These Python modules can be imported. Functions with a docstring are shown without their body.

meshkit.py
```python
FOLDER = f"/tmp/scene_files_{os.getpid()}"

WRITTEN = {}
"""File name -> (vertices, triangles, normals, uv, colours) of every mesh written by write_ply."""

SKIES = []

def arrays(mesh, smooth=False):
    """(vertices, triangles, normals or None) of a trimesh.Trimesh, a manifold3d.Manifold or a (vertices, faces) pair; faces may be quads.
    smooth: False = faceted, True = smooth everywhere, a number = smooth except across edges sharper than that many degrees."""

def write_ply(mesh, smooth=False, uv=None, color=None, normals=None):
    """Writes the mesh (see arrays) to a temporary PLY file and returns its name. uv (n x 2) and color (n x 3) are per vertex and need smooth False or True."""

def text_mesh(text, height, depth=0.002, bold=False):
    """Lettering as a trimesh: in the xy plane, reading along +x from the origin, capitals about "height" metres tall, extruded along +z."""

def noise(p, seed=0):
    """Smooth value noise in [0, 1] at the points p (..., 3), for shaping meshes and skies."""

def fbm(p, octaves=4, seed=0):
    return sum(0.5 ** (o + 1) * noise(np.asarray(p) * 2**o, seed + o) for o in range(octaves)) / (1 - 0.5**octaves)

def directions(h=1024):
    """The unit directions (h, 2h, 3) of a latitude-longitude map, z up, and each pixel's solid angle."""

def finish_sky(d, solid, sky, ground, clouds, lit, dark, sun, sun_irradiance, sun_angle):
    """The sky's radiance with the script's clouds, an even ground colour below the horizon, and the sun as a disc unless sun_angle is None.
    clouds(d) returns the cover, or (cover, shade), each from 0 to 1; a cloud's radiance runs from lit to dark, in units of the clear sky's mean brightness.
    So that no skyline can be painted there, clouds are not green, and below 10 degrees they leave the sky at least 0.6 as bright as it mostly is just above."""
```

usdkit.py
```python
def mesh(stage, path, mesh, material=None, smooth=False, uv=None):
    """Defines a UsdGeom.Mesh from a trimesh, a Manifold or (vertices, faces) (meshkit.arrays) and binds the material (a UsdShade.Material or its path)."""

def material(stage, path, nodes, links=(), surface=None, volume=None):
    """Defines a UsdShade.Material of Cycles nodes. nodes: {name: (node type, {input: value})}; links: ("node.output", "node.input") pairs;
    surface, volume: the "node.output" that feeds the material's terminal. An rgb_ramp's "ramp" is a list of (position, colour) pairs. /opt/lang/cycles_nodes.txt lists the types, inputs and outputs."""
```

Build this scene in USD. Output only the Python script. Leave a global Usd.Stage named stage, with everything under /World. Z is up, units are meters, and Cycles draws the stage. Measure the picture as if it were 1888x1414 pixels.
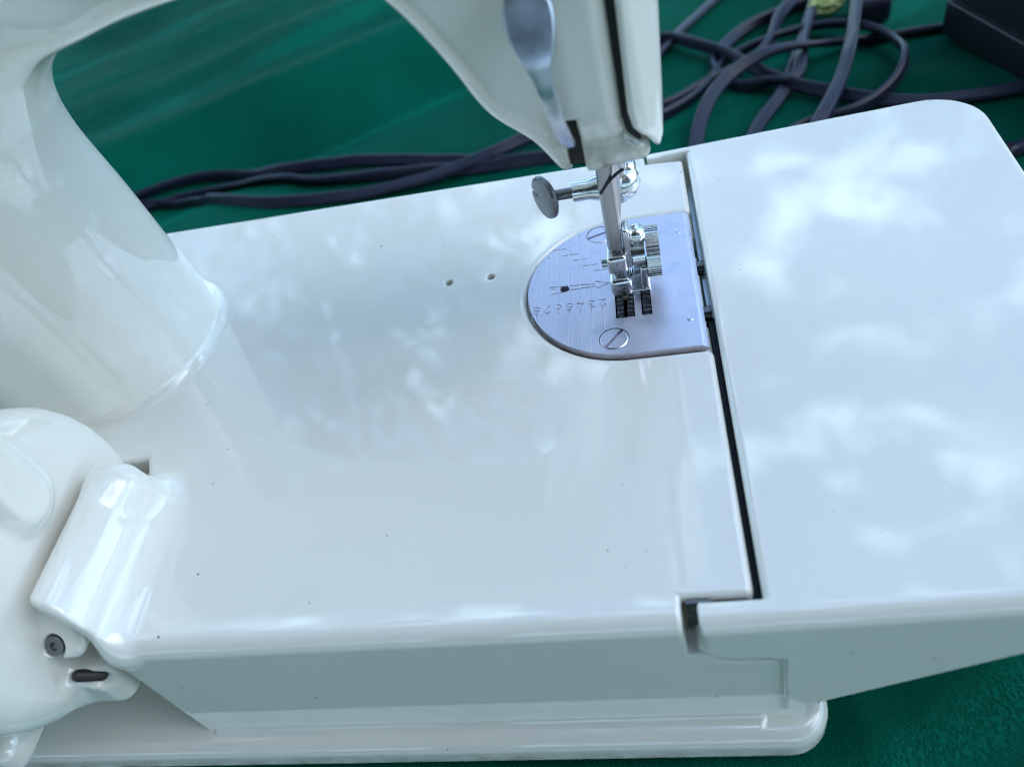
import math, random
import numpy as np, trimesh, manifold3d as m3, shapely
from shapely.geometry import Polygon, Point, box as sbox, LineString
import usdkit, meshkit
from pxr import Usd, UsdGeom, UsdLux, UsdShade, Gf, Sdf, Vt

# ------------------------------------------------------------------ stage, camera, light
stage = Usd.Stage.CreateInMemory()
UsdGeom.SetStageUpAxis(stage, UsdGeom.Tokens.z)
UsdGeom.SetStageMetersPerUnit(stage, 1.0)
UsdGeom.Xform.Define(stage, '/World')
UsdGeom.Scope.Define(stage, '/World/Looks')
rng = np.random.default_rng(7)
MM = 0.001
ZC = 63.0                       # the bed top lies 63 mm above the cloth; model coordinates are mm with the bed top at z = 0


def W(p):
    return (np.asarray(p, float) + [0, 0, ZC]) * MM


CAM = np.array([9.638, -175.733, 154.324])
RW = np.array([[0.97557073, 0.04894358, -0.21416416], [-0.10735362, -0.74433033, -0.65912636], [-0.19166888, 0.66601568, -0.72089261]])
cam = UsdGeom.Camera.Define(stage, '/World/camera')
c2w = np.eye(4)
c2w[:3, 0], c2w[:3, 1], c2w[:3, 2], c2w[:3, 3] = RW[0], -RW[1], -RW[2], W(CAM)
cam.AddTransformOp().Set(Gf.Matrix4d(*c2w.T.ravel().tolist()))
cam.CreateHorizontalApertureAttr(36.0)
cam.CreateVerticalApertureAttr(36.0 * 766 / 1024)
FOC = 1475.5 / 1888 * 36
cam.CreateFocalLengthAttr(FOC)
cam.CreateFStopAttr(FOC / 2.6)
cam.CreateFocusDistanceAttr(0.222)
cam.CreateClippingRangeAttr(Gf.Vec2f(0.01, 1000))
cam.CreateExposureAttr(0.80)

SUN_EL, SUN_AZ = math.radians(46), math.radians(97)      # azimuth = atan2(x, y)
sd = np.array([math.sin(SUN_AZ) * math.cos(SUN_EL), math.cos(SUN_AZ) * math.cos(SUN_EL), math.sin(SUN_EL)])
sun = UsdLux.DistantLight.Define(stage, '/World/sun')
sun.CreateNormalizeAttr(True)
sun.CreateIntensityAttr(0.17)
sun.CreateAngleAttr(45.0)
sun.CreateColorAttr(Gf.Vec3f(1.0, 0.91, 0.78))
zz = sd
xx = np.cross([0, 0, 1.0], zz); xx /= np.linalg.norm(xx)
yy = np.cross(zz, xx)
mm_ = np.eye(4); mm_[:3, 0], mm_[:3, 1], mm_[:3, 2] = xx, yy, zz
sun.AddTransformOp().Set(Gf.Matrix4d(*mm_.T.ravel().tolist()))

sky_m = usdkit.material(stage, '/World/Looks/sky_air', {
    'tc': ('texture_coordinate', {}),
    'sky': ('sky_texture', {'sky_type': 'single_scattering', 'sun_disc': False, 'sun_elevation': SUN_EL, 'sun_rotation': SUN_AZ, 'aerosol_density': 0.6}),
    'map': ('mapping', {'scale': (1.0, 1.0, 1.7), 'location': (5.5, 9.1, 2.4)}),
    'n': ('noise_texture', {'scale': 10.5, 'detail': 4.0, 'roughness': 0.5, 'distortion': 0.3}),
    'r': ('rgb_ramp', {'ramp': [(0.0, (0, 0, 0)), (0.50, (0.0, 0.0, 0.0)), (0.70, (0.9, 0.9, 0.9)), (1.0, (1, 1, 1))]}),
    'blue': ('mix_color', {'blend_type': 'multiply', 'fac': 1.0, 'b': (0.76, 0.98, 1.22), 'use_clamp': False}),
    'mix': ('mix_color', {'b': (10.3, 14.6, 16.6), 'use_clamp': False}),
    'bg': ('background_shader', {'strength': 0.15})},
    [('tc.generated', 'map.vector'), ('map.vector', 'n.vector'), ('n.fac', 'r.fac'), ('r.color', 'mix.fac'), ('sky.color', 'blue.a'), ('blue.result', 'mix.a'), ('mix.result', 'bg.color')], surface='bg.background')
dome = UsdLux.DomeLight.Define(stage, '/World/sky')
dome.CreateIntensityAttr(1.0)
dome.GetPrim().SetCustomDataByKey('kind', 'structure')
UsdShade.MaterialBindingAPI.Apply(dome.GetPrim()).Bind(sky_m)

# ------------------------------------------------------------------ materials
LK = '/World/Looks/'


def enamel(name, color, specks=0.0, rough=0.035, dirt=None):
    nodes = {
        'g': ('geometry', {}),
        'n': ('noise_texture', {'scale': 26.0, 'detail': 1.0}),
        'n2': ('noise_texture', {'scale': 420.0, 'detail': 2.0}),
        'b': ('bump', {'strength': 0.05, 'distance': 0.0011}),
        'b2': ('bump', {'strength': 0.05, 'distance': 0.00012}),
        'v': ('voronoi_texture', {'scale': 250.0, 'randomness': 1.0}),
        'vr': ('rgb_ramp', {'ramp': [(0.0, (1, 1, 1)), (0.07, (1, 1, 1)), (0.105, (0, 0, 0)), (1, (0, 0, 0))]}),
        'sep': ('separate_color', {}),
        'sz': ('math', {'math_type': 'multiply_add', 'value2': 0.8, 'value3': 0.15}), 'dd': ('math', {'math_type': 'divide'}),
        'cn': ('noise_texture', {'scale': 13.0, 'detail': 1.0}), 'cr': ('rgb_ramp', {'ramp': [(0.42, (0.05, 0.05, 0.05)), (0.68, (1, 1, 1))]}), 'cm': ('math', {'math_type': 'multiply', 'value2': specks}),
        'pick': ('math', {'math_type': 'less_than'}),
        'mul': ('math', {'math_type': 'multiply'}),
        'tn': ('noise_texture', {'scale': 14.0, 'detail': 4.0}),
        'tr': ('rgb_ramp', {'ramp': [(0.3, tuple(c * 0.95 for c in color)), (0.7, color)]}),
        'blue': ('mix_color', {'blend_type': 'multiply', 'fac': 1.0, 'b': (0.76, 0.98, 1.22), 'use_clamp': False}),
    'mix': ('mix_color', {'b': (0.09, 0.09, 0.10)}),
        'sm': ('noise_texture', {'scale': 22.0, 'detail': 6.0, 'roughness': 0.65}), 'smr': ('map_range', {'from_min': 0.5, 'from_max': 0.72, 'to_min': rough, 'to_max': rough + 0.09, 'clamp': True}),
        'p': ('principled_bsdf', {'roughness': rough, 'ior': 1.66, 'specular_ior_level': 0.75})}
    links = [('g.position', 'n.vector'), ('g.position', 'n2.vector'), ('g.position', 'v.vector'), ('g.position', 'tn.vector'), ('n.fac', 'b.height'), ('n2.fac', 'b2.height'), ('b.normal', 'b2.normal'),
             ('v.color', 'sep.color'), ('sep.g', 'sz.value1'), ('v.distance', 'dd.value1'), ('sz.value', 'dd.value2'), ('dd.value', 'vr.fac'), ('g.position', 'cn.vector'), ('cn.fac', 'cr.fac'), ('cr.color', 'cm.value1'), ('cm.value', 'pick.value2'), ('sep.r', 'pick.value1'), ('pick.value', 'mul.value1'), ('vr.color', 'mul.value2'),
             ('mul.value', 'mix.fac'), ('tn.fac', 'tr.fac'), ('tr.color', 'mix.a'), ('b2.normal', 'p.normal'), ('g.position', 'sm.vector'), ('sm.fac', 'smr.value'), ('smr.result', 'p.roughness')]
    last = 'mix.result'
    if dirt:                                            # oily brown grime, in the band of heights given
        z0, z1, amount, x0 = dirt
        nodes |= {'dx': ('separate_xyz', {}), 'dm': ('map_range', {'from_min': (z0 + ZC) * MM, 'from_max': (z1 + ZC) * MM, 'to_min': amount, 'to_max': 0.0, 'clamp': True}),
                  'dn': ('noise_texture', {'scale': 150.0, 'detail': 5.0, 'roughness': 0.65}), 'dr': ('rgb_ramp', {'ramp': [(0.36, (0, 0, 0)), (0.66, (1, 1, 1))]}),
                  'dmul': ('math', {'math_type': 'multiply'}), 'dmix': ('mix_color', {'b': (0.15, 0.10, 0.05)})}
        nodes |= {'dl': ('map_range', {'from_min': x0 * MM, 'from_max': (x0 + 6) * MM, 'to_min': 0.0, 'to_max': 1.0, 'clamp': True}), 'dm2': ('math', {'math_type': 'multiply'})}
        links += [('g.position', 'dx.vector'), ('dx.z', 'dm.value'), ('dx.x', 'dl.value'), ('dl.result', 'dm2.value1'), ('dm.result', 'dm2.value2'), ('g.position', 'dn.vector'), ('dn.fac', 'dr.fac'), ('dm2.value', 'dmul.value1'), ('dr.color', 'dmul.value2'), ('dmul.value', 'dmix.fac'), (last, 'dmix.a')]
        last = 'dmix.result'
    links.append((last, 'p.base_color'))
    return usdkit.material(stage, LK + name, nodes, links, surface='p.BSDF')


def metal(name, color, rough, bump=0.0, scale=900.0, stretch=(1, 1, 1)):
    nodes = {'g': ('geometry', {}), 'map': ('mapping', {'scale': stretch}), 'n': ('noise_texture', {'scale': scale, 'detail': 3.0}),
             'r': ('map_range', {'from_min': 0.3, 'from_max': 0.7, 'to_min': rough * 0.8, 'to_max': rough * 1.3, 'clamp': True}),
             'b': ('bump', {'strength': bump, 'distance': 0.0001}),
             'p': ('principled_bsdf', {'base_color': color, 'metallic': 1.0, 'roughness': rough})}
    return usdkit.material(stage, LK + name, nodes, [('g.position', 'map.vector'), ('map.vector', 'n.vector'), ('n.fac', 'r.value'), ('r.result', 'p.roughness'), ('n.fac', 'b.height'), ('b.normal', 'p.normal')], surface='p.BSDF')


def plain(name, color, rough=0.5, bump=0.0, scale=500.0, spec=0.5):
    nodes = {'g': ('geometry', {}), 'n': ('noise_texture', {'scale': scale, 'detail': 3.0}), 'r': ('rgb_ramp', {'ramp': [(0.3, tuple(c * 0.8 for c in color)), (0.7, tuple(min(1, c * 1.1) for c in color))]}),
             'b': ('bump', {'strength': bump, 'distance': 0.0002}), 'p': ('principled_bsdf', {'roughness': rough, 'specular_ior_level': spec})}
    return usdkit.material(stage, LK + name, nodes, [('g.position', 'n.vector'), ('n.fac', 'r.fac'), ('r.color', 'p.base_color'), ('n.fac', 'b.height'), ('b.normal', 'p.normal')], surface='p.BSDF')


WHITE = (0.82, 0.78, 0.695)
ENAMEL = enamel('white_enamel', WHITE, 0.42)
ENAMEL_LEAF = enamel('white_enamel_leaf', WHITE, 0.16)
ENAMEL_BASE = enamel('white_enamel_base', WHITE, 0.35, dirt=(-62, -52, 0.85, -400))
ENAMEL_ARM = enamel('white_enamel_arm', WHITE, 0.05, dirt=(50, 70, 1.0, -16))
ENAMEL_MOTOR = enamel('white_enamel_motor', WHITE, 0.12)
STEEL = metal('satin_steel', (0.66, 0.63, 0.71), 0.38, 0.0, 160, (1, 1, 1))
BAR = metal('ground_steel', (0.42, 0.41, 0.42), 0.22, 0.04, 500, (1, 1, 0.05))
CHROME = metal('chrome', (0.86, 0.87, 0.88), 0.2)
CHROME_DULL = metal('worn_chrome', (0.60, 0.63, 0.69), 0.30, 0.0, 120)
DARK_STEEL = metal('dark_steel', (0.20, 0.20, 0.21), 0.3, 0.1)
FEED = metal('feed_dog_steel', (0.42, 0.42, 0.45), 0.25, 0.05)
BLACK = plain('black_inside', (0.012, 0.012, 0.014), 0.6)
GREASE_SHADE = plain('grease_slot_shade', (0.03, 0.025, 0.02), 0.45, 0.4, 300)  # grease in the lever slot, and the painted shade in the motor slot
RUBBER = plain('black_rubber', (0.010, 0.010, 0.022), 0.30, 0.05, 600, 0.32)
PEDAL = plain('black_bakelite', (0.008, 0.008, 0.010), 0.22, 0.05)
TAG = plain('yellow_green_paper', (0.50, 0.58, 0.22), 0.7, 0.4, 200)
FELT = plain('tan_bit', (0.35, 0.29, 0.18), 0.9, 0.3)


# ------------------------------------------------------------------ prims
used = {}


def numbered(parent, name):
    n = used.setdefault(parent, {})
    n[name] = n.get(name, -1) + 1
    return f'{parent}/{name}' + (f'_{n[name]:03d}' if n[name] else '')


ORIGIN = {}


def thing(name, label, cat, loc=(0, 0, -ZC), group=None):
    path = numbered('/World', name)
    x = UsdGeom.Xform.Define(stage, path)
    x.AddTranslateOp().Set(Gf.Vec3d(*W(loc).tolist()))
    ORIGIN[path] = W(loc)
    tag(x.GetPrim(), label, cat, group)
    return path


def tag(o, label=None, cat=None, group=None, kind=None):
    for k, v in (('label', label), ('category', cat), ('group', group), ('kind', kind)):
        if v:
            o.SetCustomDataByKey(k, v)


def obj(name, mesh, mat, parent='/World', smooth=30, normals=None, label=None, kind=None):
    """One Mesh prim; mesh is in model millimetres."""
    path = numbered(parent, name)
    root = parent
    while root not in ORIGIN and root.count('/') > 1:
        root = root.rsplit('/', 1)[0]
    off = ORIGIN.get(root, np.zeros(3))
    if hasattr(mesh, 'to_mesh'):
        q = mesh.to_mesh(); v, f = np.array(q.vert_properties[:, :3]), np.array(q.tri_verts)
    elif isinstance(mesh, tuple):
        v, f = mesh
    else:
        v, f = np.array(mesh.vertices), np.array(mesh.faces)
    v = W(v) - off
    m = usdkit.mesh(stage, path, (v, f), mat, smooth=False if normals is not None else smooth)
    if normals is not None:
        m.CreateNormalsAttr(Vt.Vec3fArray.FromNumpy(normals.astype(np.float32)))
        m.SetNormalsInterpolation('vertex')
    tag(m.GetPrim(), label, kind=kind)
    return path


# ------------------------------------------------------------------ distance fields and surface nets
def rmax(a, b, r):
    return np.minimum(np.maximum(a, b), -r) + np.hypot(np.maximum(a + r, 0), np.maximum(b + r, 0))


def rmin(a, b, r):
    return np.maximum(np.minimum(a, b), r) - np.hypot(np.maximum(r - a, 0), np.maximum(r - b, 0))


def ss(x, a, b):
    t = np.clip((x - a) / (b - a), 0, 1)
    return t * t * (3 - 2 * t)


def poly(pts):
    """Signed distance to a 2D polygon as a function of two arrays."""
    pts = np.asarray(pts, float)

    def d(x, y):
        best = np.full(x.shape, 1e18); inside = np.zeros(x.shape, bool)
        for a, b in zip(pts, np.roll(pts, -1, 0)):
            ex, ey = b - a
            wx, wy = x - a[0], y - a[1]
            t = np.clip((wx * ex + wy * ey) / (ex * ex + ey * ey), 0, 1)
            best = np.minimum(best, (wx - ex * t) ** 2 + (wy - ey * t) ** 2)
            c = ((a[1] > y) != (b[1] > y))
            if ey:
                inside ^= c & (wx < ex * wy / ey)
        return np.where(inside, -1, 1) * np.sqrt(best)
    return d


def grid2d(pts, lo, hi, h=0.4, smooth=0):
    """The same distance, read off a fine grid by cubic interpolation: faster, and free of kinks at the joints of a curve."""
    from scipy.ndimage import spline_filter, map_coordinates, gaussian_filter
    gx, gy = np.arange(lo[0], hi[0] + h, h), np.arange(lo[1], hi[1] + h, h)
    G = poly(pts)(*np.meshgrid(gx, gy, indexing='ij'))
    if smooth:
        G = gaussian_filter(G, smooth / h)
    G = spline_filter(G, 3)

    def d(x, y):
        cx_, cy_ = np.clip(x, lo[0], hi[0]), np.clip(y, lo[1], hi[1])
        v = map_coordinates(G, [((cx_ - lo[0]) / h).ravel(), ((cy_ - lo[1]) / h).ravel()], order=3, mode='nearest', prefilter=False).reshape(np.shape(x))
        return v + np.hypot(x - cx_, y - cy_)
    return d


def curve(pts, n=60):
    from scipy.interpolate import PchipInterpolator, CubicSpline
    pts = np.asarray(pts, float)
    s_ = np.r_[0, np.cumsum(np.sqrt(np.linalg.norm(np.diff(pts, axis=0), axis=1)))]
    return CubicSpline(s_, pts)(np.linspace(0, s_[-1], n))


def rbox(x, y, z, c, h, r):
    q = [np.abs(p - cc) - (hh - r) for p, cc, hh in zip((x, y, z), c, h)]
    return np.sqrt(sum(np.maximum(k, 0) ** 2 for k in q)) + np.minimum(np.maximum(np.maximum(q[0], q[1]), q[2]), 0) - r


def capsule(x, y, z, a, b, r):
    a, b = np.asarray(a, float), np.asarray(b, float)
    e = b - a
    t = np.clip(((x - a[0]) * e[0] + (y - a[1]) * e[1] + (z - a[2]) * e[2]) / (e @ e), 0, 1)
    return np.sqrt((x - a[0] - e[0] * t) ** 2 + (y - a[1] - e[1] * t) ** 2 + (z - a[2] - e[2] * t) ** 2) - r


def isosurf(sdf, lo, hi, h):
    """Surface nets of sdf(x, y, z) = 0, vertices projected on to the surface; returns ((v, f), normals)."""
    B = 8
    lo = np.asarray(lo, float)
    nb = np.ceil((np.asarray(hi, float) - lo) / (h * B)).astype(int)
    n = nb * B + 1
    D = np.empty(n, np.float32)
    bc = [lo[k] + (np.arange(nb[k]) + 0.5) * B * h for k in range(3)]
    C = sdf(*np.meshgrid(*bc, indexing='ij'))
    act = np.abs(C) < B * h * 0.87 * 1.35
    D[:-1, :-1, :-1] = np.repeat(np.repeat(np.repeat(C, B, 0), B, 1), B, 2)
    D[-1] = 1e3; D[:, -1] = 1e3; D[:, :, -1] = 1e3
    idx = np.argwhere(act)
    loc = np.stack(np.meshgrid(*[np.arange(B + 1)] * 3, indexing='ij'), -1).reshape(-1, 3)
    for s in range(0, len(idx), 2000):
        g = (idx[s:s + 2000, None] * B + loc[None]).reshape(-1, 3)
        p = lo + g * h
        D[g[:, 0], g[:, 1], g[:, 2]] = sdf(p[:, 0], p[:, 1], p[:, 2])
    S = D < 0
    cell = np.zeros(n - 1, np.int8)
    for a, b, c in np.ndindex(2, 2, 2):
        cell += S[a:n[0] - 1 + a, b:n[1] - 1 + b, c:n[2] - 1 + c]
    cells = np.argwhere((cell > 0) & (cell < 8))
    vid = np.full(n - 1, -1, np.int32)
    vid[cells[:, 0], cells[:, 1], cells[:, 2]] = np.arange(len(cells))
    acc, cnt = np.zeros((len(cells), 3)), np.zeros(len(cells))
    for ax in range(3):
        o = [k for k in range(3) if k != ax]
        for u, v in np.ndindex(2, 2):
            a = cells.copy(); a[:, o[0]] += u; a[:, o[1]] += v
            b = a.copy(); b[:, ax] += 1
            da, db = D[a[:, 0], a[:, 1], a[:, 2]], D[b[:, 0], b[:, 1], b[:, 2]]
            x = (da < 0) != (db < 0)
            t = np.where(x, da / np.where(x, da - db, 1), 0)
            q = (a - cells).astype(float); q[:, ax] += t
            acc[x] += q[x]; cnt[x] += 1
    V = lo + (cells + acc / cnt[:, None]) * h
    faces = []
    for ax in range(3):
        o = [k for k in range(3) if k != ax]
        sl0 = [slice(1, -1)] * 3; sl0[ax] = slice(0, -1)
        sl1 = list(sl0); sl1[ax] = slice(1, None)
        e = np.argwhere(S[tuple(sl0)] != S[tuple(sl1)])
        e[:, o[0]] += 1; e[:, o[1]] += 1
        quad = []
        for u, v in ((-1, -1), (0, -1), (0, 0), (-1, 0)):
            q = e.copy(); q[:, o[0]] += u; q[:, o[1]] += v
            quad.append(vid[q[:, 0], q[:, 1], q[:, 2]])
        faces.append(np.stack(quad, 1))
    Q = np.vstack(faces)

    def grad(V, e):
        return np.stack([(sdf(*(V + d).T) - sdf(*(V - d).T)) / (2 * e) for d in np.eye(3) * e], 1)
    for _ in range(3):
        d = sdf(*V.T); g = grad(V, 0.02)
        V = V - np.clip(d, -h, h)[:, None] * g / np.maximum((g ** 2).sum(1), 0.25)[:, None]
    N = grad(V, 0.06)
    N /= np.maximum(np.linalg.norm(N, axis=1, keepdims=True), 1e-9)
    F = np.vstack([Q[:, [0, 1, 2]], Q[:, [0, 2, 3]]])
    fn = np.cross(V[F[:, 1]] - V[F[:, 0]], V[F[:, 2]] - V[F[:, 0]])
    flip = (fn * N[F].sum(1)).sum(1) < 0
    F[flip] = F[flip][:, ::-1]
    return (V, F), N


# ------------------------------------------------------------------ small mesh helpers (mm)
def hull_round(lo, hi, r, seg=12):
    """A box with rounded edges."""
    lo, hi = np.asarray(lo, float) + r, np.asarray(hi, float) - r
    s = m3.Manifold.sphere(r, seg)
    return m3.Manifold.batch_hull([s.translate([x, y, z]) for x in (lo[0], hi[0]) for y in (lo[1], hi[1]) for z in (lo[2], hi[2])])


def cyl(a, b, r, r2=None, seg=40):
    a, b = np.asarray(a, float), np.asarray(b, float)
    L = np.linalg.norm(b - a)
    return orient(m3.Manifold.cylinder(L, r, r if r2 is None else r2, seg), a, (b - a) / L)


def orient(m, a, d, up=(0, 0, 1)):
    d = np.asarray(d, float); d = d / np.linalg.norm(d)
    if abs(d @ np.asarray(up, float)) > 0.95:
        up = (0, 1, 0)
    x = np.cross(up, d); x /= np.linalg.norm(x)
    y = np.cross(d, x)
    return m.transform(np.column_stack([x, y, d, a]))


def lathe(profile, a, d, seg=48):
    """Revolves (radius, height) points about the axis d through a."""
    return orient(m3.Manifold.revolve(m3.CrossSection([np.asarray(profile, float)], m3.FillRule.NonZero), seg), a, d)


def extrude(shape, z0, z1):
    polys = []
    for g in getattr(shape, 'geoms', [shape]):
        polys.append(np.asarray(g.exterior.coords)[:-1])
        polys += [np.asarray(i.coords)[:-1] for i in g.interiors]
    return m3.Manifold.extrude(m3.CrossSection(polys, m3.FillRule.EvenOdd), z1 - z0).translate([0, 0, z0])


def mani(t):
    t.merge_vertices()
    return m3.Manifold(m3.Mesh(np.asarray(t.vertices, np.float32), np.asarray(t.faces, np.uint32)))


def tube(path, radius, seg=10, flat=None):
    path = np.asarray(path, float)
    n = len(path); T = np.gradient(path, axis=0); T /= np.linalg.norm(T, axis=1, keepdims=True)
    if flat is None:
        up = np.tile([0.1, 0.2, 1.0], (n, 1))
    else:
        up = flat
    S = np.cross(T, up); S /= np.linalg.norm(S, axis=1, keepdims=True)
    U = np.cross(S, T)
    if np.ndim(radius) == 0:
        an = np.linspace(0, 2 * np.pi, seg, endpoint=False); prof = np.stack([np.cos(an), np.sin(an)], 1) * radius
    else:
        prof = np.asarray(radius); seg = len(prof)
    V = (path[:, None] + S[:, None] * prof[None, :, :1] + U[:, None] * prof[None, :, 1:]).reshape(-1, 3)
    F = []
    for j in range(seg):
        k = np.arange(n - 1) * seg
        a, b = k + j, k + (j + 1) % seg
        F.append(np.stack([a, b, b + seg], 1)); F.append(np.stack([a, b + seg, a + seg], 1))
    F = np.vstack(F + [np.array([[0, j + 1, j] for j in range(1, seg - 1)]), (n - 1) * seg + np.array([[0, j, j + 1] for j in range(1, seg - 1)])])
    t = trimesh.Trimesh(V, F, process=False)
    if t.volume < 0:
        t.invert()
    return t


# ------------------------------------------------------------------ the cloth
def cloth_height(x, y):
    p = np.stack([x / 150 + 3, y / 150 + 5, np.zeros_like(x)], -1)
    d = np.hypot(np.maximum(np.abs(x + 90) - 140, 0), np.maximum(np.abs(y + 20) - 100, 0))
    flat = ss(d, 5, 110)
    u = -(x + 198) * 0.438 + (y - 297) * 0.899
    left = 1 - 0.85 * ss(x, -110, 0)
    fold = left * (17 * np.exp(-((u - 4) / 27) ** 2) - 12 * np.exp(-((u + 52) / 30) ** 2) + 9 * np.exp(-((u - 85 + 0.1 * x) / 30) ** 2) - 7 * np.exp(-((u - 125) / 28) ** 2))
    wr = (meshkit.fbm(np.stack([(x * .87 + y * .5) / 90, (-x * .5 + y * .87) / 17, np.full_like(x, 4.4)], -1), 3, 11) - 0.5)
    fold = fold + 4.5 * wr * left
    v_ = (x - 150) * 0.35 + (y - 190) * 0.94
    fold = fold + ss(x, 60, 140) * 4.0 * np.exp(-(v_ / 16) ** 2)
    ridge = 1.6 * np.exp(-((x - 47 + 0.25 * (y + 100)) / 5.0) ** 2) * ss(-y, 50, 90)
    return -ZC - 0.6 + flat * (10 * (meshkit.fbm(p, 4, 3) - 0.5) + fold) + ridge


def build_cloth():
    a = np.concatenate([np.linspace(-1500, -450, 22)[:-1], np.arange(-450, 350, 4.0), np.linspace(350, 1300, 20)])
    b = np.concatenate([np.linspace(-900, -200, 15)[:-1], np.arange(-200, 560, 4.0), np.linspace(560, 1500, 20)])
    X, Y = np.meshgrid(a, b, indexing='ij')
    Z = cloth_height(X, Y)
    n, m = X.shape
    i = np.arange(n * m).reshape(n, m)
    q = np.stack([i[:-1, :-1], i[1:, :-1], i[1:, 1:], i[:-1, 1:]], -1).reshape(-1, 4)
    F = np.vstack([q[:, [0, 1, 2]], q[:, [0, 2, 3]]])
    return np.stack([X, Y, Z], -1).reshape(-1, 3), F


cloth_m = usdkit.material(stage, LK + 'green_cloth', {
    'g': ('geometry', {}),
    'rot': ('vector_rotate', {'rotate_type': 'z_axis', 'angle': math.radians(-31)}),
    'w1': ('wave_texture', {'wave_type': 'bands', 'bands_direction': 'x', 'scale': 520.0 / 1.0, 'distortion': 0.4, 'detail': 1.0, 'detail_scale': 60.0}),
    'w2': ('wave_texture', {'wave_type': 'bands', 'bands_direction': 'y', 'scale': 430.0 / 1.0, 'distortion': 0.4, 'detail': 1.0, 'detail_scale': 60.0}),
    'ws': ('math', {'math_type': 'multiply'}),
    # a woven border: bands of coarse stitches
    'sx': ('separate_xyz', {}),
    'off': ('math', {'math_type': 'add', 'value2': 0.126}), 'bm': ('math', {'math_type': 'pingpong', 'value2': 0.0691}),
    'bl': ('rgb_ramp', {'ramp': [(0.0, (1, 1, 1)), (0.005, (1, 1, 1)), (0.011, (0, 0, 0)), (1, (0, 0, 0))]}),
    'st': ('noise_texture', {'scale': 900.0, 'detail': 2.0}),
    'str': ('rgb_ramp', {'ramp': [(0.4, (0, 0, 0)), (0.6, (1, 1, 1))]}),
    'hm': ('mix_float', {}),
    'b': ('bump', {'strength': 0.9, 'distance': 0.0006}),
    'sd': ('math', {'math_type': 'multiply', 'value2': 0.42}),
    'n': ('noise_texture', {'scale': 9.0, 'detail': 4.0}),
    'cr': ('rgb_ramp', {'ramp': [(0.3, (0.0003, 0.115, 0.07)), (0.7, (0.0006, 0.24, 0.145))]}),
    'dk': ('mix_color', {'blend_type': 'multiply', 'fac': 0.5}),
    'p': ('principled_bsdf', {'roughness': 0.62, 'specular_ior_level': 0.03})},
    [('g.position', 'rot.vector'), ('rot.vector', 'w1.vector'), ('rot.vector', 'w2.vector'), ('w1.fac', 'ws.value1'), ('w2.fac', 'ws.value2'),
     ('rot.vector', 'sx.vector'), ('sx.y', 'off.value1'), ('off.value', 'bm.value1'), ('bm.value', 'bl.fac'), ('g.position', 'st.vector'), ('st.fac', 'str.fac'),
     ('ws.value', 'hm.a'), ('str.color', 'sd.value1'), ('sd.value', 'hm.b'), ('bl.color', 'hm.fac'), ('hm.result', 'b.height'), ('b.normal', 'p.normal'),
     ('g.position', 'n.vector'), ('n.fac', 'cr.fac'), ('cr.color', 'dk.a'), ('hm.result', 'dk.b'), ('dk.result', 'p.base_color')], surface='p.BSDF')
cv, cf = build_cloth()
tc = obj('tablecloth', (cv, cf), cloth_m, smooth=True)
tag(stage.GetPrimAtPath(tc), 'green woven cloth with soft folds spread under the sewing machine', 'tablecloth')

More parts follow.
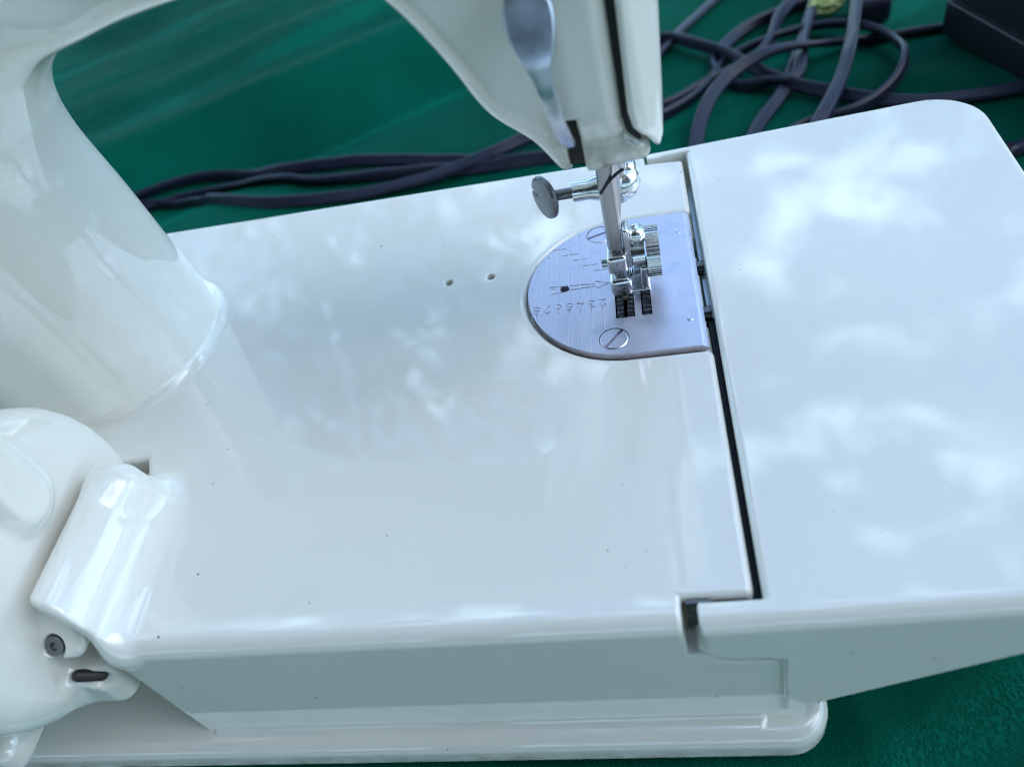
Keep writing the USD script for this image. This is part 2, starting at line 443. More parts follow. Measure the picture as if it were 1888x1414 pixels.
# ------------------------------------------------------------------ lawn, the tree mirrored in the enamel, unseen trees added to block side light
lawn_m = plain('lawn', (0.10, 0.10, 0.04), 0.9, 0.5, 6.0)
gx = np.linspace(-45, 45, 31)
GX, GY = np.meshgrid(gx, gx, indexing='ij')
gi = np.arange(961).reshape(31, 31)
gq = np.stack([gi[:-1, :-1], gi[1:, :-1], gi[1:, 1:], gi[:-1, 1:]], -1).reshape(-1, 4)
gl = obj('ground', (np.stack([GX * 1e3, GY * 1e3, np.full_like(GX, -ZC - 25)], -1).reshape(-1, 3), np.vstack([gq[:, [0, 1, 2]], gq[:, [0, 2, 3]]])), lawn_m, smooth=True)
tag(stage.GetPrimAtPath(gl), kind='structure')
leaf_m = usdkit.material(stage, LK + 'tree_leaves', {
    'g': ('geometry', {}), 'r': ('rgb_ramp', {'ramp': [(0, (0.06, 0.050, 0.016)), (1, (0.15, 0.11, 0.035))]}),
    'd': ('principled_bsdf', {'roughness': 0.5}), 't': ('translucent_bsdf', {}), 'm': ('mix_closure', {'fac': 0.35})},
    [('g.random_per_island', 'r.fac'), ('r.color', 'd.base_color'), ('r.color', 't.color'), ('d.BSDF', 'm.closure1'), ('t.BSDF', 'm.closure2')], surface='m.closure')
bark_m = plain('tree_bark', (0.12, 0.09, 0.07), 0.9, 0.6, 30)


def tree(x, y, height, spread, label, seed, n=9000, low=0.22, loose=0.13):
    r = np.random.default_rng(seed)
    t = thing('tree', label, 'tree', (x * 1e3, y * 1e3, -ZC - 25))
    base = np.array([x, y, 0]) * 1e3
    parts, tips = [], []
    hm = height * 1e3
    parts.append(tube(base + np.array([[0, 0, -60], [60, 30, .25 * hm], [-40, 60, .55 * hm], [30, 0, .85 * hm]]), .022 * hm, 9))
    for k in range(26):
        z0 = r.uniform(low, .8) * hm; a = r.uniform(0, 2 * np.pi)
        L = spread * 1e3 * r.uniform(.5, 1) * (1.15 - .7 * (z0 / hm - .3) ** 2)
        e = base + np.array([math.cos(a) * L, math.sin(a) * L, z0 + r.uniform(.05, .22) * hm])
        s0 = base + [0, 0, z0]
        parts.append(tube([s0, s0 * .5 + e * .5 + [0, 0, 120], e], .006 * hm, 5))
        tips += [s0 * (1 - f) + e * f for f in (.45, .7, .9, 1.0)]
    obj('trunk', trimesh.util.concatenate(parts), bark_m, t, smooth=60)
    tips = np.array(tips)
    c = tips[r.integers(0, len(tips), n)] + r.normal(0, 1, (n, 3)) * [loose * spread * 1e3] * 3
    c = c[np.hypot(c[:, 0], c[:, 1]) > 1500]; n = len(c)
    s = r.uniform(60, 150, n)[:, None]
    u = r.normal(0, 1, (n, 3)); u /= np.linalg.norm(u, axis=1, keepdims=True)
    w = np.cross(u, r.normal(0, 1, (n, 3))); w /= np.linalg.norm(w, axis=1, keepdims=True)
    V = np.stack([c - u * s, c + w * s * .5, c + u * s, c - w * s * .5], 1).reshape(-1, 3)
    k = np.arange(n)[:, None] * 4
    obj('crown', (V, np.vstack([k + [0, 1, 2], k + [0, 2, 3]])), leaf_m, t, smooth=False)


tree(-2.9, 5.3, 6.6, 1.9, 'tall leafy tree mirrored darkly in the middle of the white bed', 1, 1700, 0.35, 0.09)
tree(-9.5, -1.0, 8.0, 3.2, 'unseen broad leafy tree added left of the sewing machine to cut side light', 2, 16000)
tree(-3.9, -3.7, 8.2, 3.2, 'unseen broad leafy tree added behind the camera on the left to block sky light', 3, 22000)
tree(-1.2, -4.3, 8.8, 3.0, 'unseen tall leafy tree added straight behind the camera to block sky light', 7, 24000)
tree(1.9, -4.6, 8.4, 3.0, 'unseen broad leafy tree added behind the camera on the right to block sky light', 4, 20000)
tree(7.5, -9.0, 6.0, 2.6, 'unseen small leafy tree added right of the sewing machine to cut side light', 5)
tree(5.5, 11.5, 5.0, 2.8, 'small leafy tree far behind the sewing machine', 6)

# ------------------------------------------------------------------ the sewing machine
SM = thing('sewing_machine', 'glossy white enamelled portable sewing machine with its extension leaf lowered', 'sewing machine', (-90, -20, -62))

PC, PR, PX = (0.6, 1.2), 28.7, 20.9            # needle plate: centre and radius of its round end, straight edge


def plate2d(x, y, grow=0.0):
    dx, dy = x - PC[0], y - PC[1]
    disc = np.hypot(dx, dy) - PR
    slab = np.maximum(np.maximum(-dx, np.abs(dy) - PR), -1e9)
    return np.minimum(disc, slab) - grow


bed_outline = poly([(-125, -140), (60, -140), (60, -97.3), (21.8, -97.3), (21.8, 59.2), (9.6, 60.2), (9.6, 64.8), (-250, 64.8), (-250, -46), (-136.5, -46), (-134, -52), (-130, -62), (-126, -66)])
ear_cut = poly([(7.0, 30), (7.0, -4), (7.2, -7), (8.3, -10.9), (10.6, -14.3), (13.7, -16.6), (17.4, -17.7), (80, -17.7), (80, 30)])
wall2d = grid2d([(-122.5, -4), (-123.4, 2), (-124.6, 8), (-127.2, 13.8), (-130.4, 16.6), (-134.0, 17.2), (-137.0, 15.6), (-136.4, 12.4), (-131.5, 8), (-127.0, 1), (-125.5, -4)], (-145, -12), (-112, 26), 0.4, 0.9)


def sdf_bed(x, y, z):
    top = z
    # the front edge is broad and soft
    d = rmax(top, -(y + 104.0), 4.5)
    out = bed_outline(x, y)
    d = rmax(d, out, 1.8)
    # the right front: below the ear of the leaf the bed reaches a little further right
    low = np.maximum(np.maximum(x - 23.7, -(y + 104)), np.maximum(z + 17.6, y + 60))
    d = np.minimum(d, rmax(rmax(low, -(x + 60), 1), -(y + 104), 1))
    cut = np.maximum(ear_cut(x, z), y + 97.3)
    d = rmax(d, -cut, 1.2)
    pocket = np.maximum(np.maximum(np.abs(x - 14) - 6.6, y + 84), np.maximum(z + 2.6, -13.5 - z))
    d = np.maximum(d, -pocket)
    d = np.maximum(d, -52.3 - z)
    # raised lip at the left end, beside the motor
    w = rmax(wall2d(x, z), np.maximum(-(y + 102.5) - 0.36 * (x + 124), y + 62), 1.6)
    w2 = capsule(x, y, z, (-130.5, -62, 2), (-130.5, -64, 10.5), 6.2)
    w = rmin(w, w2, 4)
    w = np.maximum(w, -(y + 104))
    d = rmin(d, w, 6.5)
    # seat of the needle plate
    seat = np.maximum(plate2d(x, y, 0.8), -2.6 - z)
    d = rmax(d, -seat, 1.9)
    d = np.maximum(d, -np.maximum(np.hypot(x + 17.2, y - 1.3) - 2.4, -14 - z))
    well = np.maximum(np.maximum(np.abs(x - 9) - 15, np.abs(y - 2) - 19), -16 - z)
    d = np.maximum(d, -well)
    for hx in (-53.7, -40.3):
        hole = np.maximum(np.hypot(x - hx, y - 12.2) - 1.25, -9 - z)
        d = rmax(d, -hole, 0.5)
    # hollow underneath
    return d


bm, bn = isosurf(sdf_bed, (-242, -109, -53), (30, 68, 20), 0.8)
BED = obj('bed', bm, ENAMEL, SM, normals=bn)


def sdf_base(x, y, z):
    out = poly_base(x, y)
    d = rmax(out, z + 50.0, 4.0)
    fil = rmin(z + 50.0, -(y + 103.85), 3.2)
    fil = rmax(np.maximum(np.maximum(fil, np.maximum(z + 43, y + 98)), np.maximum(-(y + 106.6), -52 - z)), np.maximum(x - 23.5, -(x + 122)), 0.8)
    d = np.minimum(d, fil)
    return rmax(d, -61.5 - z, 2.5)


_r = Polygon([(-260, -110.3), (38.8, -110.3), (38.8, 70), (-260, 70)]).buffer(-10).buffer(10, quad_segs=10)
poly_base = poly(np.asarray(_r.exterior.coords)[:-1])
m_, n_ = isosurf(sdf_base, (-262, -113, -64), (42, 73, -41), 1.2)
obj('base_tray', m_, ENAMEL_BASE, SM, normals=n_)

# pillar, arm and head, one casting
arm_in = curve([(-130.2, -70), (-130.6, -30), (-131, -4), (-131.4, 6), (-133.3, 25), (-134.8, 40), (-136.6, 54), (-138.4, 67), (-137, 78), (-131, 87), (-121, 94), (-107.5, 99), (-92, 102.2), (-73, 104), (-56, 104), (-45, 101.8),
                (-38, 96.6), (-32.2, 88.0), (-27, 77.6), (-22.3, 68), (-15.5, 61.2), (-12.0, 56.2), (-9.3, 51.9)], 130)
arm_pts = arm_in.tolist() + [(-5, 51.6), (-2, 51.2), (10.6, 52.6), (11.4, 54.4), (10.6, 57.0), (7.2, 60.5), (5.9, 64.0), (5.2, 100), (4.9, 155), (-250, 155), (-222, 100), (-206, 40), (-203, -70)]
arm2d = grid2d(arm_pts, (-256, -8), (18, 156), 0.5, 0.6)


def sdf_arm(x, y, z):
    a = arm2d(x, z)
    t = ss(-x, 92, 134)
    hh = 22.0 + 9.6 * t + 1.8 * ss(x, -10, -3) * ss(z, 60.5, 65.5)
    r = 6.5 + 23.0 * ss(-x, 98, 133) - 3.0 * ss(x, -12, -2)
    d = rmax(a, np.abs(y - 1.5) - hh, r)
    d = np.maximum(np.maximum(np.maximum(np.minimum(rmin(d, z - 0.06, 3.6), np.where(z > 8, d, 1e3)), d - 3.5), -1 - z), np.where(z > 6, d, -1e3))
    slot = np.maximum(np.maximum(np.abs(x + 5.1 + (z - 60) * 0.02) - 1.7, y + 9), z - 66.5)
    d = rmax(d, -slot, 0.8)
    return np.maximum(d, z - 150)


m_, n_ = isosurf(sdf_arm, (-252, -38, -2), (16, 42, 152), 1.0)
ARM = obj('arm', m_, ENAMEL_ARM, SM, normals=n_, label='cast pillar, arm and head with oily brown grime at the lower head')

# face plate
face_pts = [(7.2, 153), (7.4, 100), (7.2, 66), (7.9, 62.5), (10.4, 58.8), (12.4, 54.8), (13.4, 54.0), (14.4, 56), (15.0, 66), (16.4, 100), (17.6, 153)]
face2d = poly(face_pts)


def sdf_face(x, y, z):
    d = rmax(face2d(x, z), np.abs(y - 0.5) - 23.0, 1.6)
    return rmax(d, (x - 9.6) * 0.80 + (np.abs(y - 0.5) - 22.6) * 0.58 + (z - 75) * 0.035, 2.0)


m_, n_ = isosurf(sdf_face, (5, -25, 50), (20, 26, 152), 0.6)
obj('face_plate', m_, ENAMEL_LEAF, SM, normals=n_)
obj('head_gap_shade', hull_round((3.0, -19.0, 57.5), (9.5, 20, 148), 0.5), BLACK, SM)  # black core painting the shade in the gap behind the face plate
obj('lever_slot_lining', hull_round((-7.0, -16.0, 52.4), (-3.2, -6, 66), 0.3), GREASE_SHADE, SM)

# presser bar lifter: a spoon shaped lever
t_ = np.linspace(0, 1, 33)
cx = np.interp(t_, [0, .2, .45, .62, .8, 1], [-5.9, -6.2, -7.2, -8.0, -8.5, -8.6])
zz_ = np.interp(t_, [0, 1], [60.5, 97])
hw = np.interp(t_, [0, .05, .3, .45, .55, .63, .72, .80, .90, .96, 1], [1.2, 1.35, 1.4, 1.5, 1.75, 2.5, 4.0, 4.8, 4.8, 3.7, 1.9])
hw = np.convolve(np.r_[hw[0], hw, hw[-1]], [.25, .5, .25], 'valid')
yo = np.interp(t_, [0, .12, .3, .5, .66, .85, 1], [-20.5, -25.5, -29.6, -30.8, -29.6, -26.4, -24.2])
yo = np.convolve(np.r_[yo[0], yo, yo[-1]], [.25, .5, .25], 'valid')
rings = []
for k in range(33):
    th = 1.15
    rings.append(np.array([[cx[k] + hw[k] * a, yo[k] + th * b, zz_[k]] for a, b in ((-.86, -1), (0, -1.06), (.86, -1), (1, -.72), (1, .72), (.86, 1), (0, 1), (-.86, 1), (-1, .72), (-1, -.72))]))
V = np.vstack(rings); F = []
for k in range(32):
    for j in range(10):
        a, b, c, d = k * 10 + j, k * 10 + (j + 1) % 10, (k + 1) * 10 + (j + 1) % 10, (k + 1) * 10 + j
        F += [[a, b, c], [a, c, d]]
F += [[0, j + 1, j] for j in range(1, 9)] + [[320, 320 + j, 320 + j + 1] for j in range(1, 9)]
lev = trimesh.Trimesh(V, F, process=False); lev.fix_normals()
obj('presser_lifter', lev, CHROME_DULL, SM, smooth=50, label='spoon shaped chromed presser lifter lever')

# bars
pb = cyl((0, 0, 7), (0, 0, 58), 2.9) - m3.Manifold.extrude(m3.CrossSection([np.array([(1.0, 4), (9, 4), (9, 35), (3.2, 35), (1.3, 21)])], m3.FillRule.EvenOdd), 8).rotate([90, 0, 0]).translate([0, 4, 0])
BARP = obj('presser_bar', pb, BAR, SM, smooth=40)
obj('needle_bar', cyl((1.7, 9.0, 24.5), (1.7, 9.0, 60), 3.0) + cyl((1.7, 9, 23.6), (1.7, 9, 24.5), 2.4, 3.0), BAR, SM, smooth=40)
obj('needle', cyl((1.0, 9, 0), (1.0, 9, 27), 0.25, 0.5, 12), CHROME, SM)
# the thin dark wire that lies across the bars
ts = np.linspace(0, 1, 14)
wire = np.stack([-2.2 + 6.5 * ts, -3.1 - 0.15 * np.sin(np.pi * ts), 34.6 + 6.1 * ts + 0.9 * np.sin(np.pi * ts)], 1)


obj('thread_guide', tube(wire, 0.42), BLACK, SM, smooth=60)

# needle clamp with its thumb screw
clamp = lathe([(0, -4.0), (2.0, -4.0), (3.4, -3.2), (4.7, -1.2), (4.9, 1.2), (4.0, 3.4), (2.6, 4.4), (0, 4.4)], (3.0, 9.5, 28.0), (0.25, 0, 1), 10)
clamp += hull_round((0.0, 8.5, 23.2), (7.2, 15, 33.6), 2.2)
CL = obj('needle_clamp', clamp, CHROME, SM, smooth=35)
sc = lathe([(0, 0), (2.75, 0), (2.75, 4.4), (3.3, 6.2), (3.6, 8.5), (0, 8.5)], (-10.4, 9, 27.9), (1, 0, 0.02))
obj('clamp_collar', sc, CHROME, CL, smooth=35)
TS = obj('clamp_stem', lathe([(0, 0), (1.5, 0), (1.5, 5.8), (0, 5.8)], (-15.8, 9, 27.7), (1, 0, 0.02)), DARK_STEEL, CL)
nrm = np.array([-.84, -.54, .05]); nrm /= np.linalg.norm(nrm)
disc = lathe([(0, -1.3), (5.0, -1.3), (6.0, -.6), (6.15, 0), (5.9, .8), (5.2, 1.2), (0, 1.3)], (-18.1, 9, 27.6), nrm)
side = np.cross([0, 0, 1], nrm); side /= np.linalg.norm(side)
if side[0] > 0:
    side = -side
notch = orient(m3.Manifold.cube([6.0, 1.6, 8], True), np.array([-18.1, 9, 28.0]) + side * 4.6, nrm)
obj('thumb_disc', disc - notch, DARK_STEEL, CL, smooth=35)

# presser foot
ft = hull_round((-3.5, -5.2, 8.4), (2.2, 2.5, 14.6), 1.3)                 # front jaw round the bar
ft += hull_round((1.5, -3.0, 8.4), (3.6, 2.5, 21.5), 0.9)
ft += hull_round((-3.5, -5.8, 0.6), (2.7, 3.0, 7.0), 1.4)                # heel
ft += hull_round((-3.0, -4.3, 0.3), (7.6, 14, 1.7), 0.5)
ft += hull_round((-2.6, 0, 1), (2.6, 3.4, 12), 0.5)
PF = obj('presser_foot', ft, CHROME, SM, smooth=35)
obj('foot_dome', hull_round((2.9, -3.2, 15.2), (7.6, 2.6, 20.6), 2.2, 20), CHROME, PF, smooth=45)
prof = [(0, 0)]
for k in range(8):
    prof += [(4.15, k * .42), (4.15, k * .42 + .24), (3.9, k * .42 + .28), (3.9, k * .42 + .38)]
prof += [(0, 3.4)]
obj('foot_neck', lathe(prof, (3.6, 0, 11.2), (1, 0, 0)), CHROME, PF, smooth=25)
an = np.linspace(0, 2 * np.pi, 144, endpoint=False)
kn = np.stack([np.cos(an), np.sin(an)], 1) * np.where(np.arange(144) % 3 == 0, 6.75, 7.25)[:, None]
knurl = orient(m3.Manifold.extrude(m3.CrossSection([kn], m3.FillRule.NonZero), 3.6), (7.4, 0, 11.0), (1, 0, 0.0))
obj('knurled_screw', knurl, CHROME, PF, smooth=20)
obj('foot_block', hull_round((2.8, -3.6, 0.8), (5.4, 0, 6.6), 0.4), CHROME_DULL, PF, smooth=35)
obj('foot_column', hull_round((5.0, -3.8, 0.4), (7.6, 2, 9.0), 1.0), CHROME, PF, smooth=45)
obj('foot_pin', lathe([(0, 0), (1.25, 0), (1.25, 2.4), (0, 2.4)], (-5.0, -2.0, 11.0), (1, 0, 0)) - cyl((-5.2, -2, 11), (-4.3, -2, 11), .6), CHROME_DULL, PF)

# needle plate, engraved
disc2 = Point(*PC).buffer(PR, quad_segs=40)
pl = disc2.union(sbox(PC[0], PC[1] - PR, PX, PC[1] + PR)).intersection(sbox(-60, -60, PX, 60))
slots = [sbox(-2.8, -13.7, 2.5, -0.2), sbox(4.4, -13.6, 7.2, 12.5), sbox(-2.8, -0.2, -1.2, 12.5)]
hole = Point(-17.2, 1.3).buffer(1.35)
screws = [(-3.6, -21.4), (-6.4, 24.4)]
pl2 = pl.difference(shapely.unary_union(slots + [hole, Point(0.6, 6).buffer(.9)] + [Point(*s).buffer(4.1) for s in screws]))
P = extrude(pl2, -1.4, 0.55)
# bevel along the straight edge
P -= m3.Manifold.cube([6, 70, 6]).rotate([0, 38, 0]).translate([PX - 1.7, -34, 0.62])
cuts = []


def groove(a, b, w=0.66, d=0.215):
    a, b = np.asarray(a, float), np.asarray(b, float)
    e = b - a; L = np.hypot(*e)
    s = m3.CrossSection([np.array([(-w / 2, 0.02), (0, -d), (w / 2, 0.02)])], m3.FillRule.Positive)
    s = m3.CrossSection([np.array([(-w / 2, 0.05), (0, -d), (w / 2, 0.05)])], m3.FillRule.EvenOdd)
    g = m3.Manifold.extrude(s, L).rotate([90, 0, 0])       # runs along -y
    ang = math.degrees(math.atan2(e[1], e[0])) + 90
    return g.rotate([0, 0, ang]).translate([a[0], a[1], 0.55])


tops = {8: 11.0, 7: 16.8, 6: 20.4, 5: 23.3, 4: 25.4, 3: 26.7, 2: 27.6}
bots = {8: -11.0, 7: -15.6, 6: -19.0, 5: -21.6, 4: -23.6, 3: -25.0, 2: -25.6}
for k in range(2, 9):
    x = -3.175 * k
    cuts.append(groove((x, tops[k]), (x, -4.5)))
    cuts.append(groove((x, -8.3), (x, bots[k])))
    t = mani(meshkit.text_mesh(str(k), 2.9, 0.6, False)).rotate([0, 0, 180])
    bb = t.bounding_box()
    cuts.append(t.translate([x - (bb[0] + bb[3]) / 2, -6.5 - (bb[1] + bb[4]) / 2, 0.30]))
for (x0, y0, x1) in ((-18.0, 16.6, -13.1), (-14.8, 13.7, -10.4), (-11.9, 10.6, -7.1), (-8.6, 7.8, -4.3), (-21.0, 19.8, -17.0)):
    cuts.append(groove((x0, y0), (x1, y0), 0.5, 0.14))
arrow = [(-21.5, 2.8), (-18.4, 2.6), (-8.2, 1.9), (-8.2, 3.0), (-4.1, 1.4), (-7.9, -0.1), (-8.2, 0.9), (-15.6, 0.6), (-18.4, 0.0), (-21.6, -0.4), (-19.9, 1.3)]
for a, b in zip(arrow, arrow[1:] + arrow[:1]):
    cuts.append(groove(a, b, 0.5, 0.14))
P = P - m3.Manifold.batch_boolean(cuts, m3.OpType.Add)
NP = obj('needle_plate', P, STEEL, SM, smooth=20, label='half round satin steel needle plate engraved with seam lines 2 to 8 and an arrow')
for k, s in enumerate(screws):
    h = lathe([(0, -1.2), (3.95, -1.2), (3.95, 0.35), (3.6, 0.62), (0, 0.66)], (*s, 0), (0, 0, 1), 56)
    h -= m3.Manifold.cube([9, 0.85, 3.2], True).rotate([0, 0, 52 if k == 0 else 20]).translate([*s, 0.75])
    obj('plate_screw', h, STEEL, NP, smooth=25)
for s in ((17.0, 20.5), (17.0, -17.2)):
    obj('plate_pin', lathe([(0, -.5), (0.95, -.5), (0.95, .55), (0.7, .72), (0, .78)], (*s, 0), (0, 0, 1), 20) , CHROME_DULL, NP, smooth=40)
obj('feed_well', hull_round((-4, -15, -9), (9, 14, -4), 0.3), BLACK, SM)


def feed_dog(x0, x1, ys):
    out = [m3.Manifold.cube([x1 - x0, 22, 1.6]).translate([x0, -12.6, -2.2])]
    for y in ys:
        out.append(m3.Manifold.extrude(m3.CrossSection([np.array([(-.55, -.8), (.75, -.8), (-.1, .75), (-.35, .75)])], m3.FillRule.EvenOdd), x1 - x0).rotate([90, 0, 90]).translate([x0, y, 0]))
    return m3.Manifold.batch_boolean(out, m3.OpType.Add)


for x0, x1, ys in ((-2.4, -.5, np.arange(-11.4, 2, 1.8)), (0.5, 2.1, np.arange(-11, -3.5, 1.75)), (4.8, 6.9, np.arange(-11.6, 6, 1.8))):
    obj('feed_dog', feed_dog(x0, x1, ys), FEED, SM, smooth=20)
obj('lint', hull_round((-0.7, -5.2, -1.2), (1.0, -1.5, 0.2), .4), FELT, SM)

# hinge pieces in the gap beside the leaf; two dark fillers paint its shade
obj('leaf_gap_shade', hull_round((21.6, -96.6, -16), (30, -10, -7.5), 0.8), RUBBER, SM)  # dark strip standing in for the shade down between bed and leaf
HB = obj('hinge_bracket', hull_round((22.0, -9.0, -13), (25.2, 57, -8.5), 0.6), CHROME_DULL, SM)
for y in (-8, 12):
    obj('hinge_screw', cyl((21.2, y, -7.4), (23.4, y, -7.4), 2.2) , DARK_STEEL, HB)
obj('ear_slit_shade', hull_round((7.9, -98.5, -12.5), (13, -97.5, -1.0), 0.3), DARK_STEEL, SM)  # dark plate painting the shade inside the slit beside the ear
obj('hinge_pin', cyl((24.5, -96.5, -9), (24.5, -60, -9), 1.6), CHROME_DULL, SM)

# extension leaf, tipped up a few degrees to the right
TIL = math.radians(2.4)
PIV = np.array([11.0, 0, 0.2])
lo_ = Polygon([(23.3, -150), (111.5, -150), (111.5, 65.6), (23.3, 65.6)])
leaf_out = poly(np.asarray(lo_.buffer(-16).buffer(16, quad_segs=10).union(sbox(23.3, -150, 60, 65.6)).exterior.coords)[:-1])
earp = poly([(10.2, 30), (10.2, -9.0), (9.0, -9.3), (9.6, -11.0), (11.6, -13.4), (14.2, -15.2), (17.5, -16.2), (30, -16.2), (30, 30)])


def sdf_leaf(x, y, z):
    c, s = math.cos(TIL), math.sin(TIL)
    X, Z = x - PIV[0], z - PIV[2]
    xl, zl = c * X + s * Z + PIV[0], -s * X + c * Z
    top = rmax(zl, -(y + 104.6), 4.0)
    out = leaf_out(xl, y)
    low = -(zl + np.maximum(46.8 - 0.515 * (xl - 27) - (xl - 27) * s, 13))
    body = rmax(rmax(top, out, 1.6), low * 0.89, 1.5)
    inner = np.maximum(np.maximum(out + 3.2, zl + 3.2), -(y + 101.4))
    inner = np.minimum(inner, np.maximum(np.maximum(np.abs(y + 18) - 78, xl - 60), zl + 3.2))
    body = np.maximum(body, -inner)
    body = rmax(body, -np.maximum(xl - 25.9, zl + 17.0), 0.8)
    ear = rmax(rmax(earp(xl, zl), -(y + 104.6), 0.9), y + 99.0, 0.6)
    ear = np.maximum(ear, rmax(zl, -(y + 104.6), 4.0))
    ear2 = np.maximum(rmax(rmax(earp(xl, zl), y - 65.6, 0.9), 62.0 - y, 0.6), rmax(zl, y - 65.6, 1.6))
    return np.minimum(body, np.minimum(ear, ear2))


m_, n_ = isosurf(sdf_leaf, (6, -108, -52), (115, 69, 8), 0.8)
LEAF = obj('extension_leaf', m_, ENAMEL_LEAF, SM, normals=n_)


# motor
def sdf_motor(x, y, z):
    rr = np.hypot(y + 83, z - 7.5) - 39.0
    d = rmax(rr, x + 140.3, 9.0)
    ridge = capsule(x, y, z, (-140, -77, 27), (-140, -78, 60), 6.6)
    d = rmin(d, rmax(ridge, x + 136.6, 2.0), 4.5)
    lug = rbox(x, y, z, (-166, -113, -24), (9, 8, 5), 3.5)
    d = rmin(d, lug, 5)
    side = rbox(x, y, z, (-139, -97.5, -17), (9, 8.5, 8), 4)
    d = rmin(d, side, 3)
    hole = capsule(x, y, z, (-138, -107, -8), (-132.5, -105, -12), 2.4)
    return rmax(d, -hole, 0.8)


m_, n_ = isosurf(sdf_motor, (-250, -126, -40), (-126, -40, 52), 1.0)
MO = obj('motor', m_, ENAMEL_MOTOR, SM, normals=n_)


def sdf_boss(x, y, z):
    d = rbox(x, y, z, (-137.0, -95, 4.6), (7.6, 10.5, 6.4), 3.6)
    d = rmax(d, -(y + 102.3) * 0.72 + (z - 2.0) * 0.69, 2.2)
    e = np.stack([x + 137.4, y + 102.3, z - 2.0])
    ax = -e[1] * 0.72 + e[2] * 0.69
    rad = np.sqrt(np.maximum((e ** 2).sum(0) - ax ** 2, 0))
    return rmax(d, -np.maximum(rad - 3.0, -ax - 3.0), 0.7)


m_, n_ = isosurf(sdf_boss, (-148, -108, -4), (-126, -80, 15), 0.5)
sa, sb = m3.Manifold.sphere(1.5, 16).translate([-137.2, -104.6, -9.0]), m3.Manifold.sphere(1.5, 16).translate([-133.2, -103.3, -12])
obj('motor_slot_shade', m3.Manifold.batch_hull([sa, sb]), GREASE_SHADE, MO)  # dark filler that paints the shade inside the slot
BO = obj('motor_boss', m_, ENAMEL_MOTOR, MO, normals=n_)
obj('boss_screw', lathe([(0, 0), (2.4, 0), (2.4, 2), (0, 2.2)], (-137.4, -100.5, 0.3), (0, -.72, .69)) - cyl((-137.4, -105, 4.6), (-137.4, -101.6, 1.3), 1.1), DARK_STEEL, BO)

# ------------------------------------------------------------------ cords, on the cloth behind
def lobes(w=2.7, t=1.8):
    """Section of a flat three ribbed cord."""
    s = shapely.unary_union([Point(k, 0).buffer(t, quad_segs=4) for k in (-w * .62, 0, w * .62)]).simplify(0.02)
    return np.asarray(s.exterior.coords)[:-1][::-1]


def spline(pts, n=160):
    from scipy.interpolate import CubicSpline
    pts = np.asarray(pts, float)
    s = np.r_[0, np.cumsum(np.sqrt(np.linalg.norm(np.diff(pts, axis=0), axis=1)))]
    return CubicSpline(s, pts)(np.linspace(0, s[-1], n))


def cord(name, pts, label, twist=0.0, n=220):
    p = spline(pts, n)
    ground = cloth_height(p[:, 0], p[:, 1])
    p[:, 2] = ground + np.maximum(p[:, 2], 2.1)
    s = np.linspace(0, 1, n)
    a = 0.7 * np.sin(s * 17 + twist) + twist
    T = np.gradient(p, axis=0); T /= np.linalg.norm(T, axis=1, keepdims=True)
    S = np.cross(T, [0, 0, 1.0]); S /= np.linalg.norm(S, axis=1, keepdims=True)
    U = np.cross(S, T)
    flat = U * np.cos(a)[:, None] + S * np.sin(a)[:, None]
    o = obj(name, tube(p, lobes(), flat=flat), RUBBER, smooth=50)
    tag(stage.GetPrimAtPath(o), label, 'cord', None)


def at(u, v, h=2.0):
    """The point h mm above the cloth's plane on a line of sight of the photograph; used once, to read places off it."""
    d = np.array([(u - 944) / 1475.5, (v - 707) / 1475.5, 1]) @ RW
    g = -ZC
    for _ in range(12):
        p = CAM + d * ((g + h - CAM[2]) / d[2])
        g = 0.5 * g + 0.5 * float(cloth_height(np.array([p[0]]), np.array([p[1]]))[0])
    return (p[0], p[1], h)


# cord of the foot pedal: long arch towards the leaf, back under it and up out of the heap
cord('pedal_cord', [at(1800, 42, 4), at(1740, 50, 2), at(1650, 66, 2), at(1560, 76, 5), at(1490, 82, 10), at(1420, 95, 12), at(1350, 135, 10), at(1305, 190, 8), at(1285, 255, 4), at(1300, 330, 2), at(1350, 330, 2), at(1392, 245, 2), at(1430, 190, 3), at(1462, 130, 4),
                    at(1480, 70, 6), at(1502, 0, 8), at(1535, -60, 10), at(1572, -50, 14), at(1578, 10, 16), at(1568, 80, 14), at(1548, 150, 12), at(1510, 225, 9), at(1470, 310, 2)],
     'dark ribbed cord arching from the black pedal over the heap of cord', 0.1, 420)
cord('power_cord', [at(150, 420, 3), at(262, 380, 3), at(350, 374, 2), at(450, 372, 2), at(560, 371, 2), at(640, 362, 2), at(720, 346, 3), at(800, 325, 5), at(860, 302, 6), at(920, 277, 6), at(985, 250, 5), at(1100, 225, 3), at(1222, 198, 2), at(1320, 145, 2), at(1390, 110, 3),
                    at(1422, 70, 6), at(1440, 25, 7), at(1475, -25, 6), at(1420, -60, 3), at(1330, -10, 3), at(1222, 92, 3), at(1160, 140, 2), at(1150, 110, 2), at(1222, 72, 4), at(1270, 77, 6), at(1330, 95, 6), at(1372, 116, 6), at(1440, 148, 5), at(1560, 175, 4), at(1660, 187, 3),
                    at(1760, 182, 2), at(1888, 160, 2), at(2050, 110, 2)],
     'dark ribbed cord lying along the back of the machine bed and past the pedal', 0.9, 520)
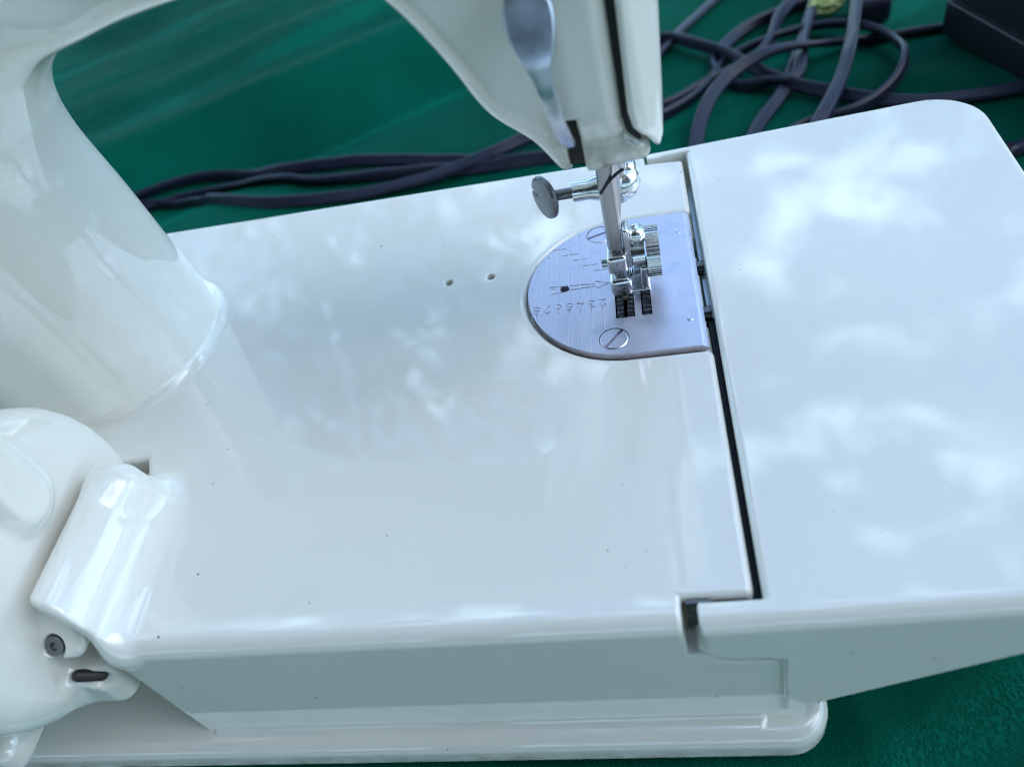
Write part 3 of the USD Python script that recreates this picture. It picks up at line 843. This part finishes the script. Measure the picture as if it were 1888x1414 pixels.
cord('coiled_cord', [at(140, 415, 4), at(255, 362, 4), at(330, 336, 4), at(420, 323, 4), at(520, 313, 4), at(640, 299, 4), at(760, 296, 4), at(860, 297, 3), at(940, 298, 3), at(1040, 290, 2), at(1150, 310, 2), at(1290, 340, 2), at(1400, 300, 2), at(1470, 235, 3), at(1560, 208, 5), at(1635, 165, 7),
                     at(1668, 112, 8), at(1640, 66, 8), at(1560, 44, 7), at(1470, 55, 6), at(1400, 78, 5), at(1340, 110, 2), at(1300, 160, 2), at(1222, 215, 2), at(1120, 260, 2), at(1060, 285, 2), at(980, 296, 2), at(860, 312, 3), at(760, 318, 3), at(640, 330, 3), at(560, 332, 3), at(430, 343, 2), at(340, 362, 2), at(255, 392, 2), at(160, 430, 2)],
     'doubled dark cord beside the bed whose round loop nears the leaf', 1.4, 520)
cord('thin_loop_cord', [at(1330, 92, 3), at(1365, 60, 3), at(1420, 30, 3), at(1480, 8, 3), at(1530, -20, 3)][::-1] + [at(1320, 120, 2), at(1360, 160, 2), at(1420, 150, 5), at(1462, 145, 6), at(1478, 95, 6), at(1492, 40, 5), at(1510, -30, 4)],
     'short dark cord loop lying lowest in the heap of cord', 2.2, 260)
cord('right_cord', [at(1760, 330, 2), at(1830, 292, 2), at(1888, 268, 2), at(1990, 220, 2)], 'dark cord end beyond the rounded corner of the leaf', 0.4, 60)

# pedal
PD = thing('foot_pedal', 'black boxy foot pedal at the top right corner', 'foot pedal', (215, 215, -ZC))
ux = np.array([17.1, -55.3, 0]) / np.hypot(17.1, 55.3)
uy = np.array([55.3, 17.1, 0]) / np.hypot(17.1, 55.3)


def pbox(l0, l1, w0, w1, z0, z1, r):
    m = hull_round((l0, w0, z0), (l1, w1, z1), r)
    return m.transform(np.column_stack([ux, uy, [0, 0, 1.0], [160.5, 227, -ZC]]))


obj('pedal_base', pbox(-1, 120, -1, 80, 0.2, 17, 1.2), PEDAL, PD, smooth=40)
obj('pedal_seam', pbox(0.5, 118, 0.6, 78, 16.5, 19.5, .6), PEDAL, PD, smooth=40)
obj('pedal_cover', pbox(-1, 120, -1, 80, 19, 36, 1.6), PEDAL, PD, smooth=40)

# plug with a crumpled tag
PG = thing('plug', 'black plug lying in the heap of cord at the top edge', 'plug', at(1600, 2, 0))
q = np.array(at(1606, 6, 9)); q[2] = float(cloth_height(q[:1], q[1:2])[0])
obj('plug_body', hull_round((q[0] - 9, q[1] - 8, q[2] + .5), (q[0] + 9, q[1] + 14, q[2] + 14), 3), RUBBER, PG, smooth=40)
q = np.array(at(1524, 6, 9)); q[2] = float(cloth_height(q[:1], q[1:2])[0])
g = trimesh.creation.icosphere(4, 1.0)
gv = g.vertices * [8.5, 6.0, 5.0] * (0.45 + 1.1 * meshkit.fbm(g.vertices * 3.0 + 9, 5, 5))[:, None]
o = obj('cord_tag', (gv + [q[0], q[1], q[2] + 8.5], g.faces), TAG, smooth=40)
tag(stage.GetPrimAtPath(o), 'crumpled yellow green tag in the heap of cord', 'tag')
